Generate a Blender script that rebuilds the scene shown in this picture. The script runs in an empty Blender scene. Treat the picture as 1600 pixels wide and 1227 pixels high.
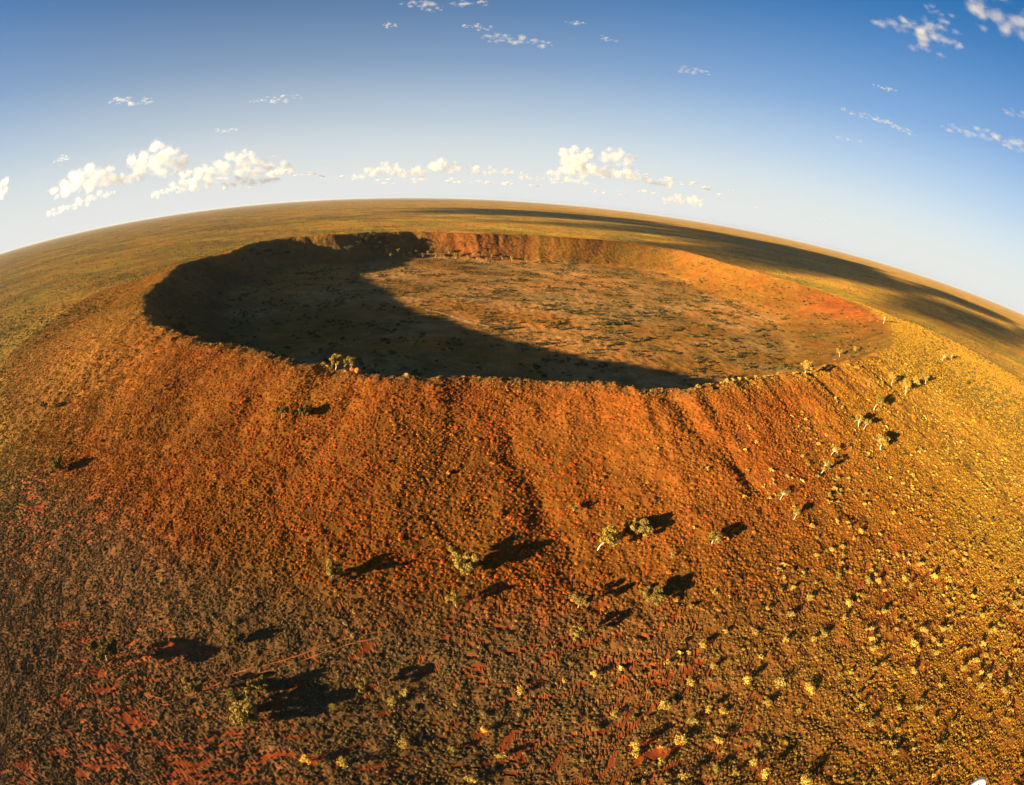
import bpy, math, random
import numpy as np
from mathutils import Vector, Matrix, Euler

rnd = random.Random(7)
rng = np.random.default_rng(11)
scene = bpy.context.scene
COL = scene.collection

# ------------------------------------------------------------------ camera
CAM_H = 105.0
FPX, PITCH, ROLL = 785.9, 0.3840, -0.0646      # lens constant (px at 1600 wide), tilt, roll
right = Vector((math.cos(ROLL), -math.sin(ROLL) * math.sin(PITCH), -math.sin(ROLL) * math.cos(PITCH)))
up = Vector((math.sin(ROLL), math.cos(ROLL) * math.sin(PITCH), math.cos(ROLL) * math.cos(PITCH)))
fwd = Vector((0, math.cos(PITCH), -math.sin(PITCH)))
cam = bpy.data.cameras.new('camera')
cam_ob = bpy.data.objects.new('camera', cam)
COL.objects.link(cam_ob)
cam.type = 'PANO'                                # the photograph was taken through a fisheye lens
pano = cam.cycles if hasattr(cam, 'cycles') and hasattr(cam.cycles, 'panorama_type') else cam
pano.panorama_type = 'FISHEYE_EQUISOLID'
cam.sensor_fit = 'HORIZONTAL'
cam.sensor_width = 36.0
pano.fisheye_lens = FPX / 1600 * 36.0
pano.fisheye_fov = math.radians(230)
cam.clip_start = 0.1
cam.clip_end = 400000
M3 = Matrix((right, up, -fwd)).transposed()
cam_ob.matrix_world = Matrix.Translation((0, 0, CAM_H)) @ M3.to_4x4()
scene.camera = cam_ob

# ------------------------------------------------------------------ sky, sun, exposure
SUN_EL = math.radians(9.2)
SUN_AZ = math.radians(32)                        # shadows fall along this direction, from +x towards +y
sdir = Vector((math.cos(SUN_AZ) * math.cos(SUN_EL), math.sin(SUN_AZ) * math.cos(SUN_EL), -math.sin(SUN_EL)))
world = bpy.data.worlds.new('World'); scene.world = world; world.use_nodes = True
wn = world.node_tree; wn.nodes.clear()
sky = wn.nodes.new('ShaderNodeTexSky'); sky.sky_type = 'NISHITA'; sky.sun_disc = False
sky.sun_elevation = SUN_EL
sky.sun_rotation = math.atan2(-sdir.x, -sdir.y)
sky.altitude = 300; sky.air_density = 1.0; sky.dust_density = 1.0; sky.ozone_density = 2.0
hs = wn.nodes.new('ShaderNodeHueSaturation'); hs.inputs['Saturation'].default_value = 1.46; hs.inputs['Value'].default_value = 0.68
bg = wn.nodes.new('ShaderNodeBackground'); bg.inputs['Strength'].default_value = 0.05
wo = wn.nodes.new('ShaderNodeOutputWorld')
wn.links.new(sky.outputs[0], hs.inputs['Color'])
# pale band of distant air low over the horizon, the same all the way round
wg = wn.nodes.new('ShaderNodeNewGeometry'); wsep = wn.nodes.new('ShaderNodeSeparateXYZ'); wn.links.new(wg.outputs['Position'], wsep.inputs[0])
wa = wn.nodes.new('ShaderNodeMath'); wa.operation = 'ABSOLUTE'; wn.links.new(wsep.outputs['Z'], wa.inputs[0])
wr = wn.nodes.new('ShaderNodeValToRGB'); wn.links.new(wa.outputs[0], wr.inputs[0]); wr.color_ramp.interpolation = 'B_SPLINE'
wr.color_ramp.elements[0].position = 0.0; wr.color_ramp.elements[0].color = (.97, .97, .97, 1)
wr.color_ramp.elements[1].position = 0.50; wr.color_ramp.elements[1].color = (0, 0, 0, 1)
for q, v in ((.07, .84), (.16, .56), (.28, .24)):
    e = wr.color_ramp.elements.new(q); e.color = (v, v, v, 1)
wm = wn.nodes.new('ShaderNodeMix'); wm.data_type = 'RGBA'; wm.inputs[7].default_value = (3.85, 3.92, 3.92, 1)
wn.links.new(wr.outputs[0], wm.inputs[0]); wt = wn.nodes.new('ShaderNodeMix'); wt.data_type = 'RGBA'; wt.blend_type = 'MULTIPLY'; wt.inputs[0].default_value = 1.0
wt.inputs[7].default_value = (.93, .93, 1.10, 1); wn.links.new(hs.outputs[0], wt.inputs[6]); wn.links.new(wt.outputs[2], wm.inputs[6]); wn.links.new(wm.outputs[2], bg.inputs[0]); wn.links.new(bg.outputs[0], wo.inputs[0])
sl = bpy.data.lights.new('sun', 'SUN'); sl.energy = 5.0; sl.angle = math.radians(0.5); sl.color = (1.0, 0.77, 0.42)
so = bpy.data.objects.new('sun', sl); COL.objects.link(so)
so.rotation_euler = sdir.to_track_quat('-Z', 'Y').to_euler()
so.location = (-300, -200, 300)
scene.view_settings.view_transform = 'Standard'; scene.view_settings.look = 'None'
scene.view_settings.gamma = 1; scene.view_settings.use_curve_mapping = False
scene.view_settings.exposure = 2.1
scene.render.engine = 'CYCLES'
cy = scene.cycles
cy.max_bounces = 12; cy.diffuse_bounces = 2; cy.glossy_bounces = 1; cy.transmission_bounces = 2
cy.volume_bounces = 10; cy.transparent_max_bounces = 12
cy.use_denoising = True
cy.volume_step_rate = 0.3; cy.volume_max_steps = 256
cy.caustics_reflective = False; cy.caustics_refractive = False

# ------------------------------------------------------------------ noise and terrain
def hash2(ix, iy, seed):
    h = (ix.astype(np.int64) * 374761393 + iy.astype(np.int64) * 668265263 + seed * 1442695041) & 0xffffffff
    h = ((h ^ (h >> 13)) * 1274126177) & 0xffffffff
    return ((h ^ (h >> 16)) & 0xffffff) / float(0xffffff)
def noise2(x, y, seed=0):
    x = np.asarray(x, float); y = np.asarray(y, float)
    ix = np.floor(x); iy = np.floor(y); fx = x - ix; fy = y - iy
    u = fx * fx * fx * (fx * (fx * 6 - 15) + 10); v = fy * fy * fy * (fy * (fy * 6 - 15) + 10)
    def g(dx, dy):
        a = hash2(ix + dx, iy + dy, seed) * 2 * np.pi
        return np.cos(a) * (fx - dx) + np.sin(a) * (fy - dy)
    a = g(0, 0); b = g(1, 0); c = g(0, 1); d = g(1, 1)
    return 1.5 * ((a + (b - a) * u) * (1 - v) + (c + (d - c) * u) * v)
def fbm(x, y, oct=4, seed=0, gain=0.5):
    s = 0; a = 1.0; f = 1.0
    for i in range(oct):
        s = s + a * noise2(x * f + 17.3 * i, y * f - 9.1 * i, seed + i); a *= gain; f *= 2.03
    return s
def sstep(a, b, x):
    t = np.clip((x - a) / (b - a), 0, 1); return t * t * (3 - 2 * t)

CX0, CY0, FLOOR = 20.0, 640.0, -13.5
# crest of the rim seen from above: x, y, height above the plain
RIM = [(-372, 398, 29), (-333, 349, 30), (-268, 283, 30), (-204, 250, 30), (-150, 228, 30), (-116, 217, 30), (-83, 205, 30),
       (-57, 202, 30), (-28, 199, 30), (0, 203, 30), (28, 207, 30), (57, 208, 30), (84, 213, 30), (129, 232, 30), (173, 250, 30),
       (247, 295, 30), (340, 360, 30), (418, 437, 30), (473, 505, 30), (520, 600, 30), (534, 680, 30), (500, 749, 30), (441, 820, 31),
       (386, 912, 33), (343, 1068, 34), (235, 1110, 34), (114, 1070, 34), (-21, 1050, 33), (-98, 1012, 33), (-215, 1010, 34),
       (-300, 940, 37), (-345, 880, 38), (-420, 850, 39), (-455, 800, 38), (-440, 668, 34), (-480, 590, 31), (-440, 520, 31), (-405, 470, 30)]
def _nr(p):          # the near half of the crest stands a little higher
    k = max(0.0, min(1.0, (700 - p[1]) / 250)); return (p[0] * (1 - .04 * k), p[1] * (1 - .04 * k), p[2] + 3 * k)
RIM = [_nr(p) for p in RIM]
RIM = [(p[0] * .972, p[1] * .972, p[2] + 2.2) if 50 < p[0] < 240 and p[1] < 300 else p for p in RIM]
_a = np.array([math.atan2(p[1] - CY0, p[0] - CX0) for p in RIM])
_r = np.array([math.hypot(p[1] - CY0, p[0] - CX0) for p in RIM])
_z = np.array([p[2] for p in RIM], float)
_o = np.argsort(_a); _a = _a[_o]; _r = _r[_o]; _z = _z[_o]
_A = np.linspace(-np.pi, np.pi, 1441)
def _per(v):
    w = np.interp(_A, np.concatenate([_a - 2 * np.pi, _a, _a + 2 * np.pi]), np.tile(v, 3))
    k = np.hanning(19); k /= k.sum()
    return np.convolve(np.concatenate([w[-40:-1], w, w[1:40]]), k, 'same')[39:-39]
_RT = _per(_r); _ZT = _per(_z)
def _bump(phi, deg, wid):
    d = (np.degrees(phi) - deg + 180) % 360 - 180
    return np.exp(-(d / wid) ** 2)
# gullies running down the outside of the near slope: polyline, depth, half width
GULLY = [([(-1, 190), (0, 160), (9, 142), (18, 120), (22, 106)], 2.6, 4.5),
         ([(60, 195), (74, 168), (90, 150), (97, 138)], 2.2, 4.0),
         ([(44, 150), (52, 142), (53, 130)], 1.6, 3.5),
         ([(-16, 190), (-14, 165), (-20, 150)], 1.0, 4),
         ([(-60, 182), (-66, 160), (-76, 140), (-80, 120)], 1.5, 5),
         ([(-175, 215), (-150, 180), (-142, 155), (-140, 130)], 2.8, 9),
         ([(-235, 235), (-215, 180), (-200, 130)], 2.2, 8),
         ([(-110, 195), (-104, 165), (-104, 140)], 1.5, 6),
         ([(130, 215), (142, 185), (150, 165)], 1.5, 6)]
def seg_d(x, y, pl):
    best = np.full(np.shape(x), 1e9); tt = np.zeros(np.shape(x)); n = len(pl) - 1
    for i in range(n):
        ax, ay = pl[i]; bx, by = pl[i + 1]; dx, dy = bx - ax, by - ay
        t = np.clip(((x - ax) * dx + (y - ay) * dy) / (dx * dx + dy * dy), 0, 1)
        d = np.hypot(x - ax - t * dx, y - ay - t * dy)
        m = d < best; best = np.where(m, d, best); tt = np.where(m, (i + t) / n, tt)
    return best, tt
def terrain(x, y, full=False):
    x = np.asarray(x, float); y = np.asarray(y, float)
    rx = x - CX0; ry = y - CY0; r = np.hypot(rx, ry); phi = np.arctan2(ry, rx)
    n1 = fbm(x / 60, y / 60, 4, 3)
    R = np.interp(phi, _A, _RT); fade = np.exp(-((r - R) / 55) ** 2)
    R = R + 5.0 * fade * fbm(phi * 14 + 3, phi * 0 + .5, 3, 21) + 1.6 * n1
    Z = np.interp(phi, _A, _ZT) + 1.1 * fade * fbm(phi * 22, phi * 0 + 2.5, 3, 31)
    s = r - R
    Wo = 150 - 52 * _bump(phi, -90, 40) + 32 * _bump(phi, -155, 32) + 175 * _bump(phi, -12, 40)
    t = np.clip(s / Wo, 0, 1.6)
    out = Z * (0.88 * np.exp(-(t * 1.55) ** 1.55) + 0.12 * np.exp(-t * 2.2)) * (1 - sstep(1.1, 1.6, t))
    Wi = 86 + 70 * _bump(phi, -8, 24) + 20 * _bump(phi, 20, 30) + 10 * _bump(phi, 90, 30) - 12 * _bump(phi, 125, 40)
    ti = np.clip(-s / Wi, 0, 1)
    inn = FLOOR + (Z - FLOOR) * (1 - ti) ** 1.35 * (1 - 0.10 * np.sin(np.pi * ti))
    crest = 4.0
    z = np.where(s > 0, out, inn) - 0.9 * np.exp(-(s / crest) ** 2)
    z = z + np.exp(-(s / 9) ** 2) * (.8 * fbm(x / 9, y / 9, 3, 33) + .35 * fbm(x / 3.2, y / 3.2, 2, 34))
    slope_o = sstep(0, 12, s) * (1 - sstep(Wo * 0.85, Wo * 1.15, s))
    slope_i = sstep(0, 8, -s) * (1 - sstep(Wi * 0.8, Wi, -s))
    rib = fbm(phi * 24 + 0.6 * n1, s / 90, 4, 41)
    z = z + slope_o * 0.5 * rib + slope_i * (1.3 - .9 * _bump(phi, -5, 45)) * fbm(phi * 26, s / 90, 4, 43)
    # crag line along the far walls
    far = _bump(phi, 112, 12) + .15 * _bump(phi, 80, 30)
    z = z + slope_i * far * 1.8 * fbm(phi * 33, s / 18, 4, 47)
    for pl, dep, wid in GULLY:
        d, tt = seg_d(x + 3.0 * noise2(x / 17, y / 17, 9), y, pl)
        z = z - dep * .58 * np.exp(-(d / (1.45 * wid)) ** 2) * np.sin(np.pi * np.clip(tt * 0.9 + 0.05, 0, 1)) ** 0.5
    # spurs left of the near slope
    for pl, dep, wid in ([((-95, 205), (-130, 150), (-165, 110)), 2.2, 12], [((-300, 300), (-270, 215), (-262, 150)), 2.0, 14]):
        d, tt = seg_d(x, y, pl)
        z = z + dep * np.exp(-(d / wid) ** 2) * np.sin(np.pi * np.clip(tt * 0.9 + 0.05, 0, 1))
    plain = sstep(0.7, 1.4, s / Wo)
    z = z + plain * (1.6 * fbm(x / 420, y / 420, 3, 51) * sstep(100, 900, np.hypot(x, y)) + 0.30 * fbm(x / 30, y / 30, 3, 53))
    floorm = sstep(0.9, 1.1, -s / Wi)
    z = z + floorm * 0.25 * fbm(x / 40, y / 40, 3, 55)
    z = z + 0.18 * fbm(x / 6, y / 6, 2, 57) * (np.hypot(x, y) < 900)
    if full: return z, s, phi, Wo, Wi, slope_o, slope_i
    return z
def th(x, y): return float(terrain(np.array([x]), np.array([y]))[0])

def ray(px, py):
    x = px - 800; y = 613.5 - py; r = math.hypot(x, y); t = 2 * math.asin(r / 2 / FPX); p = math.atan2(y, x) - ROLL
    a = math.sin(t) * math.cos(p); b = math.sin(t) * math.sin(p); c = math.cos(t)
    return Vector((a, c * math.cos(PITCH) + b * math.sin(PITCH), b * math.cos(PITCH) - c * math.sin(PITCH)))
def at(px, py, reach=None):
    """point of the ground seen at a spot of the photograph; with reach, the nearest such spot below it that is no farther away"""
    if reach:
        for k in range(40):
            p = at(px, py + k)
            if math.hypot(p.x, p.y) < reach: return p
        return p
    d = ray(px, py)
    if d.z > -0.01: d.z = -0.01
    lo, hi = 60.0, 6000.0
    for cnt in (160, 30, 12):
        t = np.exp(np.linspace(math.log(lo), math.log(hi), cnt))
        z = CAM_H + t * d.z - terrain(t * d.x, t * d.y)
        i = int(np.argmax(z < 0)); i = max(i, 1); lo, hi = t[i - 1], t[i]
    f = z[i - 1] / (z[i - 1] - z[i]); tt = t[i - 1] + f * (t[i] - t[i - 1])
    return Vector((tt * d.x, tt * d.y, CAM_H + tt * d.z))

# ------------------------------------------------------------------ helpers
def tag(o, label=None, cat=None, group=None, kind=None):
    if label: o['label'] = label
    if cat: o['category'] = cat
    if group: o['group'] = group
    if kind: o['kind'] = kind
    return o
def mesh_np(name, V, Fc, mats, smooth=False, midx=None):
    me = bpy.data.meshes.new(name)
    V = np.asarray(V, np.float32); Fc = np.asarray(Fc, np.int32); k = Fc.shape[1]
    me.vertices.add(len(V)); me.vertices.foreach_set('co', V.ravel())
    me.loops.add(Fc.size); me.loops.foreach_set('vertex_index', Fc.ravel())
    me.polygons.add(len(Fc)); me.polygons.foreach_set('loop_start', np.arange(0, Fc.size, k, dtype=np.int32))
    for m in (mats if isinstance(mats, (list, tuple)) else [mats]): me.materials.append(m)
    if midx is not None: me.polygons.foreach_set('material_index', np.asarray(midx, np.int32))
    me.polygons.foreach_set('use_smooth', np.full(len(Fc), smooth))
    me.update(calc_edges=True); me.validate()
    return me
def link(name, me, parent=None, loc=None):
    o = bpy.data.objects.new(name, me); COL.objects.link(o)
    if parent: o.parent = parent
    if loc is not None: o.location = loc
    return o
class NT:
    def __init__(self, name):
        self.m = bpy.data.materials.new(name); self.m.use_nodes = True
        self.t = self.m.node_tree; self.t.nodes.clear()
    def n(self, typ, **kw):
        nd = self.t.nodes.new('ShaderNode' + typ)
        for k, v in kw.items():
            if k in nd.inputs: nd.inputs[k].default_value = v
            else: setattr(nd, k, v)
        return nd
    def l(self, a, b): self.t.links.new(a, b)
    def math(self, op, a, b=None, c=None, clamp=False):
        nd = self.t.nodes.new('ShaderNodeMath'); nd.operation = op; nd.use_clamp = clamp
        for i, v in enumerate((a, b, c)):
            if v is None: continue
            if isinstance(v, (int, float)): nd.inputs[i].default_value = v
            else: self.l(v, nd.inputs[i])
        return nd.outputs[0]
    def mix(self, f, a, b, blend='MIX'):
        nd = self.t.nodes.new('ShaderNodeMix'); nd.data_type = 'RGBA'; nd.blend_type = blend
        for i, v in ((0, f), (6, a), (7, b)):
            if isinstance(v, (int, float)): nd.inputs[i].default_value = v
            elif isinstance(v, tuple): nd.inputs[i].default_value = (*v, 1) if len(v) == 3 else v
            else: self.l(v, nd.inputs[i])
        return nd.outputs[2]
    def ramp(self, f, stops):
        nd = self.t.nodes.new('ShaderNodeValToRGB'); self.l(f, nd.inputs[0])
        e = nd.color_ramp.elements
        while len(e) < len(stops): e.new(0.5)
        for q, (p, c) in zip(e, stops):
            q.position = p; q.color = (c, c, c, 1) if isinstance(c, (int, float)) else (*c, 1)
        return nd.outputs[0]
    def noise(self, vec, scale, detail=3, rough=0.55, dist=0.0):
        nd = self.n('TexNoise'); nd.inputs['Scale'].default_value = scale; nd.inputs['Detail'].default_value = detail
        nd.inputs['Roughness'].default_value = rough; nd.inputs['Distortion'].default_value = dist
        if vec is not None: self.l(vec, nd.inputs['Vector'])
        return nd.outputs[0]
    def out(self, shader, vol=None):
        o = self.n('OutputMaterial')
        if shader is not None: self.l(shader, o.inputs[0])
        if vol is not None: self.l(vol, o.inputs['Volume'])
        return self.m
def simple(name, col, rough=0.8, var=0.25, scale=3.0, spec=0.2):
    b = NT(name); tc = b.n('TexCoord'); nz = b.noise(tc.outputs['Object'], scale)
    c = b.mix(nz, tuple(v * (1 - var) for v in col), tuple(min(1, v * (1 + var)) for v in col))
    p = b.n('BsdfPrincipled', Roughness=rough); p.inputs['Specular IOR Level'].default_value = spec
    b.l(c, p.inputs['Base Color']); return b.out(p.outputs[0])

# ------------------------------------------------------------------ ground sheet
def ground_colour(x, y):
    """colour of soil and low cover by region; left inner wall has shade painted in"""
    z, s, phi, Wo, Wi, so_, si_ = terrain(x, y, True)
    n = x.shape[0]
    big = fbm(x / 140, y / 140, 4, 61); mid = fbm(x / 22, y / 22, 4, 63)
    # wind-drawn streaks of bare red sand, along the sun-lit diagonal
    ca, sa = math.cos(math.radians(30)), math.sin(math.radians(30))
    us, vs = x * ca + y * sa, -x * sa + y * ca
    wx, wy = fbm(x / 14, y / 14, 3, 68), fbm(x / 14 + 40, y / 14, 3, 69)
    streak = fbm(us / 13 + .4 * wx, vs / 1.8 + 1.5 * wy, 5, 65, .6) + 0.6 * fbm(x / 60, y / 60, 3, 66)
    def c(*v): return np.tile(np.array(v, float), (n, 1))
    def mix(a, b, t): return a + (b - a) * np.clip(t, 0, 1)[:, None]
    plain = mix(c(.54, .225, .022), c(.60, .32, .025), 0.5 + big)
    plain = mix(plain, c(.17, .125, .035), sstep(0.1, 0.6, mid + 0.4 * fbm(x / 900, y / 500, 4, 67)) * .55)
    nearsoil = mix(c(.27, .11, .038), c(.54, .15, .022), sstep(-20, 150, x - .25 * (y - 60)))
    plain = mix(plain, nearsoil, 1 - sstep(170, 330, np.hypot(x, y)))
    redsoil = c(.50, .092, .024)
    outer = mix(c(.27, .10, .016), c(.33, .085, .014), 0.5 + big)
    yel = c(.44, .22, .028)
    ry = sstep(90, 330, x) * (1 - sstep(700, 1100, y)) * sstep(-30, 20, s)
    outer = mix(outer, yel, ry * .85)
    outer = mix(outer, c(.38, .17, .024), (1 - sstep(-300, -150, x)) * .7)
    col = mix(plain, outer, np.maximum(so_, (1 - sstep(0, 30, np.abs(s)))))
    inner = mix(c(.28, .12, .018), c(.30, .10, .015), 0.5 + fbm(phi * 16, s / 60, 3, 71) * .9)
    # redder scar high on the right wall and the far cliffs
    scar = np.exp(-(((x - 500) / 45) ** 2 + ((y - 640) / 130) ** 2)) + .8 * _bump(phi, 108, 16) * si_
    inner = mix(inner, c(.34, .07, .014), scar * .8)
    flo = mix(c(.43, .155, .022), c(.54, .25, .080), 0.35 + 0.9 * fbm(x / 130, y / 90, 4, 73) + .5 * np.exp(-(((x - 60) / 170) ** 2 + ((y - 640) / 150) ** 2)))
    flo = mix(flo, c(.27, .13, .022), sstep(-0.1, 0.5, fbm(x / 18, y / 18, 4, 75)) * .6)
    scrub_and_shade = _bump(phi, 165, 52) * np.clip(.75 + .6 * fbm(x / 25, y / 25, 3, 77), 0, 1)  # dark scrub on the left inner wall, colour also deepened to blacken its shadow
    inner = mix(inner, c(.13, .085, .028), scrub_and_shade * .85)
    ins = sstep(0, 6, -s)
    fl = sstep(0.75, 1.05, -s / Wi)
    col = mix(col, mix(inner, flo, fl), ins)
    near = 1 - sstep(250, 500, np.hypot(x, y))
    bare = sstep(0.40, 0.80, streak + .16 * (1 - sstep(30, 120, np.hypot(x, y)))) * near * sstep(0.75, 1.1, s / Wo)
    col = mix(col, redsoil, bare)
    bare = np.maximum(bare, .7 * fl * ins)
    return col, bare, s, Wo, Wi, so_, si_

def build_ground():
    rr = np.concatenate([np.array([0.5, 6, 12]), np.exp(np.arange(math.log(18), math.log(110), 0.013)),
                         np.exp(np.arange(math.log(110), math.log(1500), 0.0056)),
                         np.exp(np.arange(math.log(1500), math.log(60000), 0.03))])
    th_f = np.radians(np.linspace(-20, 200, 900)); th_b = np.radians(np.linspace(200, 340, 61))[1:-1]
    aa = np.concatenate([th_f, th_b]); na, nr = len(aa), len(rr)
    Rg, Ag = np.meshgrid(rr, aa, indexing='ij')
    x = (Rg * np.cos(Ag)).ravel(); y = (Rg * np.sin(Ag)).ravel()
    z = terrain(x, y)
    i = np.arange(nr - 1)[:, None]; j = np.arange(na)[None, :]; j2 = (j + 1) % na
    Fc = np.stack([i * na + j, (i + 1) * na + j, (i + 1) * na + j2, i * na + j2], -1).reshape(-1, 4)
    V = np.stack([x, y, z], 1); V = np.vstack([V, [0, 0, th(0, 0)]])
    cap = len(V) - 1
    b = NT('desert_ground')
    geo = b.n('NewGeometry'); pos = geo.outputs['Position']
    at_ = b.n('Attribute', attribute_name='soil'); bare = b.n('Attribute', attribute_name='bare')
    n1 = b.noise(pos, 0.45, 4, 0.6); n2 = b.noise(pos, 0.09, 5, 0.6); n3 = b.noise(pos, 0.02, 5, 0.65); n4 = b.noise(pos, 0.0035, 6, 0.6)
    c = b.mix(b.ramp(n1, [(0.35, 0.0), (0.7, 1.0)]), at_.outputs['Color'], (0.62, 0.62, 0.55), 'MULTIPLY')
    c = b.mix(b.ramp(n2, [(0.38, 1.0), (0.62, 0.0)]), c, (0.72, 0.78, 0.8), 'MULTIPLY')
    c = b.mix(b.ramp(n3, [(0.4, 1.0), (0.6, 0.0)]), c, (0.80, 0.82, 0.8), 'MULTIPLY')
    c = b.mix(b.ramp(n4, [(0.42, 0.8), (0.56, 0.0)]), c, (0.50, 0.62, 0.62), 'MULTIPLY')
    vo = b.n('TexVoronoi'); vo.inputs['Scale'].default_value = 0.55; b.l(pos, vo.inputs['Vector'])
    vo2 = b.n('TexVoronoi'); vo2.inputs['Scale'].default_value = 0.13; b.l(pos, vo2.inputs['Vector'])
    h1 = b.math('MULTIPLY', b.math('SUBTRACT', 1.0, vo.outputs['Distance'], clamp=True), 0.8)
    h2 = b.math('MULTIPLY', b.math('SUBTRACT', 0.75, vo2.outputs['Distance'], clamp=True), 3.0)
    h3 = b.math('MULTIPLY', n2, 2.2)
    hh = b.math('ADD', b.math('ADD', h1, h2), h3)
    hh = b.math('MULTIPLY', hh, b.math('SUBTRACT', 1.0, b.math('MULTIPLY', bare.outputs['Fac'], .75)))
    bp = b.n('Bump'); bp.inputs['Strength'].default_value = 0.8; bp.inputs['Distance'].default_value = 0.55; b.l(hh, bp.inputs['Height'])
    p = b.n('BsdfPrincipled', Roughness=0.95); p.inputs['Specular IOR Level'].default_value = 0.05; p.inputs['Diffuse Roughness'].default_value = 0.3
    b.l(c, p.inputs['Base Color']); b.l(bp.outputs[0], p.inputs['Normal'])
    mat = b.out(p.outputs[0])
    me = mesh_np('ground', V, Fc, mat, smooth=True)
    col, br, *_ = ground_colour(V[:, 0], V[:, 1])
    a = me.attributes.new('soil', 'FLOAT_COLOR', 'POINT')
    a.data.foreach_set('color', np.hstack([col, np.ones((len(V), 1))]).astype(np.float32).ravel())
    a = me.attributes.new('bare', 'FLOAT', 'POINT'); a.data.foreach_set('value', br.astype(np.float32))
    o = link('ground', me); tag(o, kind='structure')
    return o
build_ground()

# ------------------------------------------------------------------ vegetation materials
def leaf_mat(name, base, use_tint=False, dark=0.6, scale=2.0):
    b = NT(name); geo = b.n('NewGeometry'); oi = b.n('ObjectInfo')
    nz = b.noise(geo.outputs['Position'], scale, 3)
    if use_tint:
        ti = b.n('Attribute', attribute_name='tint'); ti.attribute_type = 'INSTANCER'; src = ti.outputs['Color']
    else: src = base
    lo = b.mix(1.0, src, (dark,) * 3, 'MULTIPLY'); hi = b.mix(1.0, src, (1.25, 1.2, 1.15), 'MULTIPLY')
    c = b.mix(b.math('ADD', b.math('MULTIPLY', nz, 1.6), b.math('SUBTRACT', b.math('MULTIPLY', oi.outputs['Random'], 0.7), 0.65), clamp=True), lo, hi)
    d = b.n('BsdfDiffuse'); t = b.n('BsdfTranslucent'); b.l(c, d.inputs[0]); b.l(c, t.inputs[0])
    m = b.n('MixShader'); m.inputs[0].default_value = 0.18; b.l(d.outputs[0], m.inputs[1]); b.l(t.outputs[0], m.inputs[2])
    return b.out(m.outputs[0])
M_TUFT = leaf_mat('spinifex', (.25, .14, .03), True)
M_BUSH = leaf_mat('scrub_leaf', (.10, .09, .03), True, 0.55, 0.8)
M_YEL = leaf_mat('pale_shrub_leaf', (.62, .43, .085), False, 0.55, 3.0)
M_OLIVE = leaf_mat('olive_leaf', (.27, .19, .045), False, 0.5, 1.2)
M_PALE = leaf_mat('gum_leaf', (.29, .20, .036), False, 0.55, 1.0)
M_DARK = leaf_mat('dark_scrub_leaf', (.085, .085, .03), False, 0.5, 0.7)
M_BARK = simple('white_bark', (.62, .52, .38), 0.7, 0.12, 4)
M_BARK2 = simple('grey_bark', (.34, .24, .15), 0.8, 0.2, 4)
M_ROCK = simple('red_sandstone', (.33, .10, .028), 0.9, 0.3, 1.2)
M_TRACK = simple('track_sand', (.34, .10, .035), 0.95, 0.2, 0.4)
M_PATH = simple('pale_path_sand', (.30, .26, .20), 0.95, 0.2, 0.1)

# ------------------------------------------------------------------ plant meshes
def unit():
    v = rng.normal(size=3); return v / np.linalg.norm(v)
def tuft_mesh(seed, blades=95):
    r = np.random.default_rng(seed); V = []; Fc = []
    # low lumpy dome
    nr_, na_ = 4, 9; base = 0
    for i in range(nr_ + 1):
        e = i / nr_ * math.pi / 2
        for j in range(na_):
            a = (j + .5 * (i % 2)) / na_ * 2 * math.pi; k = .40 * (1 + .25 * r.normal() * (i > 0))
            V.append((k * math.cos(e) * math.cos(a), k * math.cos(e) * math.sin(a), .30 * math.sin(e) * (1 + .15 * r.normal()) - .06))
    for i in range(nr_):
        for j in range(na_):
            a, b_ = i * na_ + j, i * na_ + (j + 1) % na_; Fc += [(a, b_, b_ + na_), (a, b_ + na_, a + na_)]
    for _ in range(blades):
        a = r.uniform(0, 2 * math.pi); e = math.asin(r.uniform(0.12, 1)); L = r.uniform(.42, .62)
        d = np.array([math.cos(e) * math.cos(a), math.cos(e) * math.sin(a), math.sin(e) * .8])
        o = d * .18; w = np.cross(d, r.normal(size=3)); w /= np.linalg.norm(w) + 1e-6; w *= .035
        k = len(V); V += [tuple(o - w), tuple(o + w), tuple(d * L)]; Fc.append((k, k + 1, k + 2))
    return mesh_np('spinifex_tuft', V, Fc, M_TUFT)
def leaves(centres, radii, n, size, r, squash=0.8, hollow=0.35):
    """leaf clumps as small double triangles spread through balls"""
    V = []; Fc = []
    w = np.array(radii) ** 2; w = w / w.sum()
    for c, rad, k in zip(centres, radii, np.maximum(4, (w * n)).astype(int)):
        for _ in range(k):
            d = r.normal(size=3); d /= np.linalg.norm(d); q = rad * (hollow + (1 - hollow) * r.random() ** .5)
            p = np.array(c) + d * q * np.array([1, 1, squash]) + r.normal(size=3) * .07 * rad
            nrm = d + .8 * r.normal(size=3); nrm /= np.linalg.norm(nrm)
            t = np.cross(nrm, r.normal(size=3)); t /= np.linalg.norm(t) + 1e-6; u = np.cross(nrm, t)
            s = size * r.uniform(.6, 1.4); i = len(V)
            V += [tuple(p - t * s), tuple(p + u * s * .6), tuple(p + t * s), tuple(p - u * s * .6)]
            Fc.append((i, i + 1, i + 2)); Fc.append((i, i + 2, i + 3))
    return V, Fc
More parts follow.
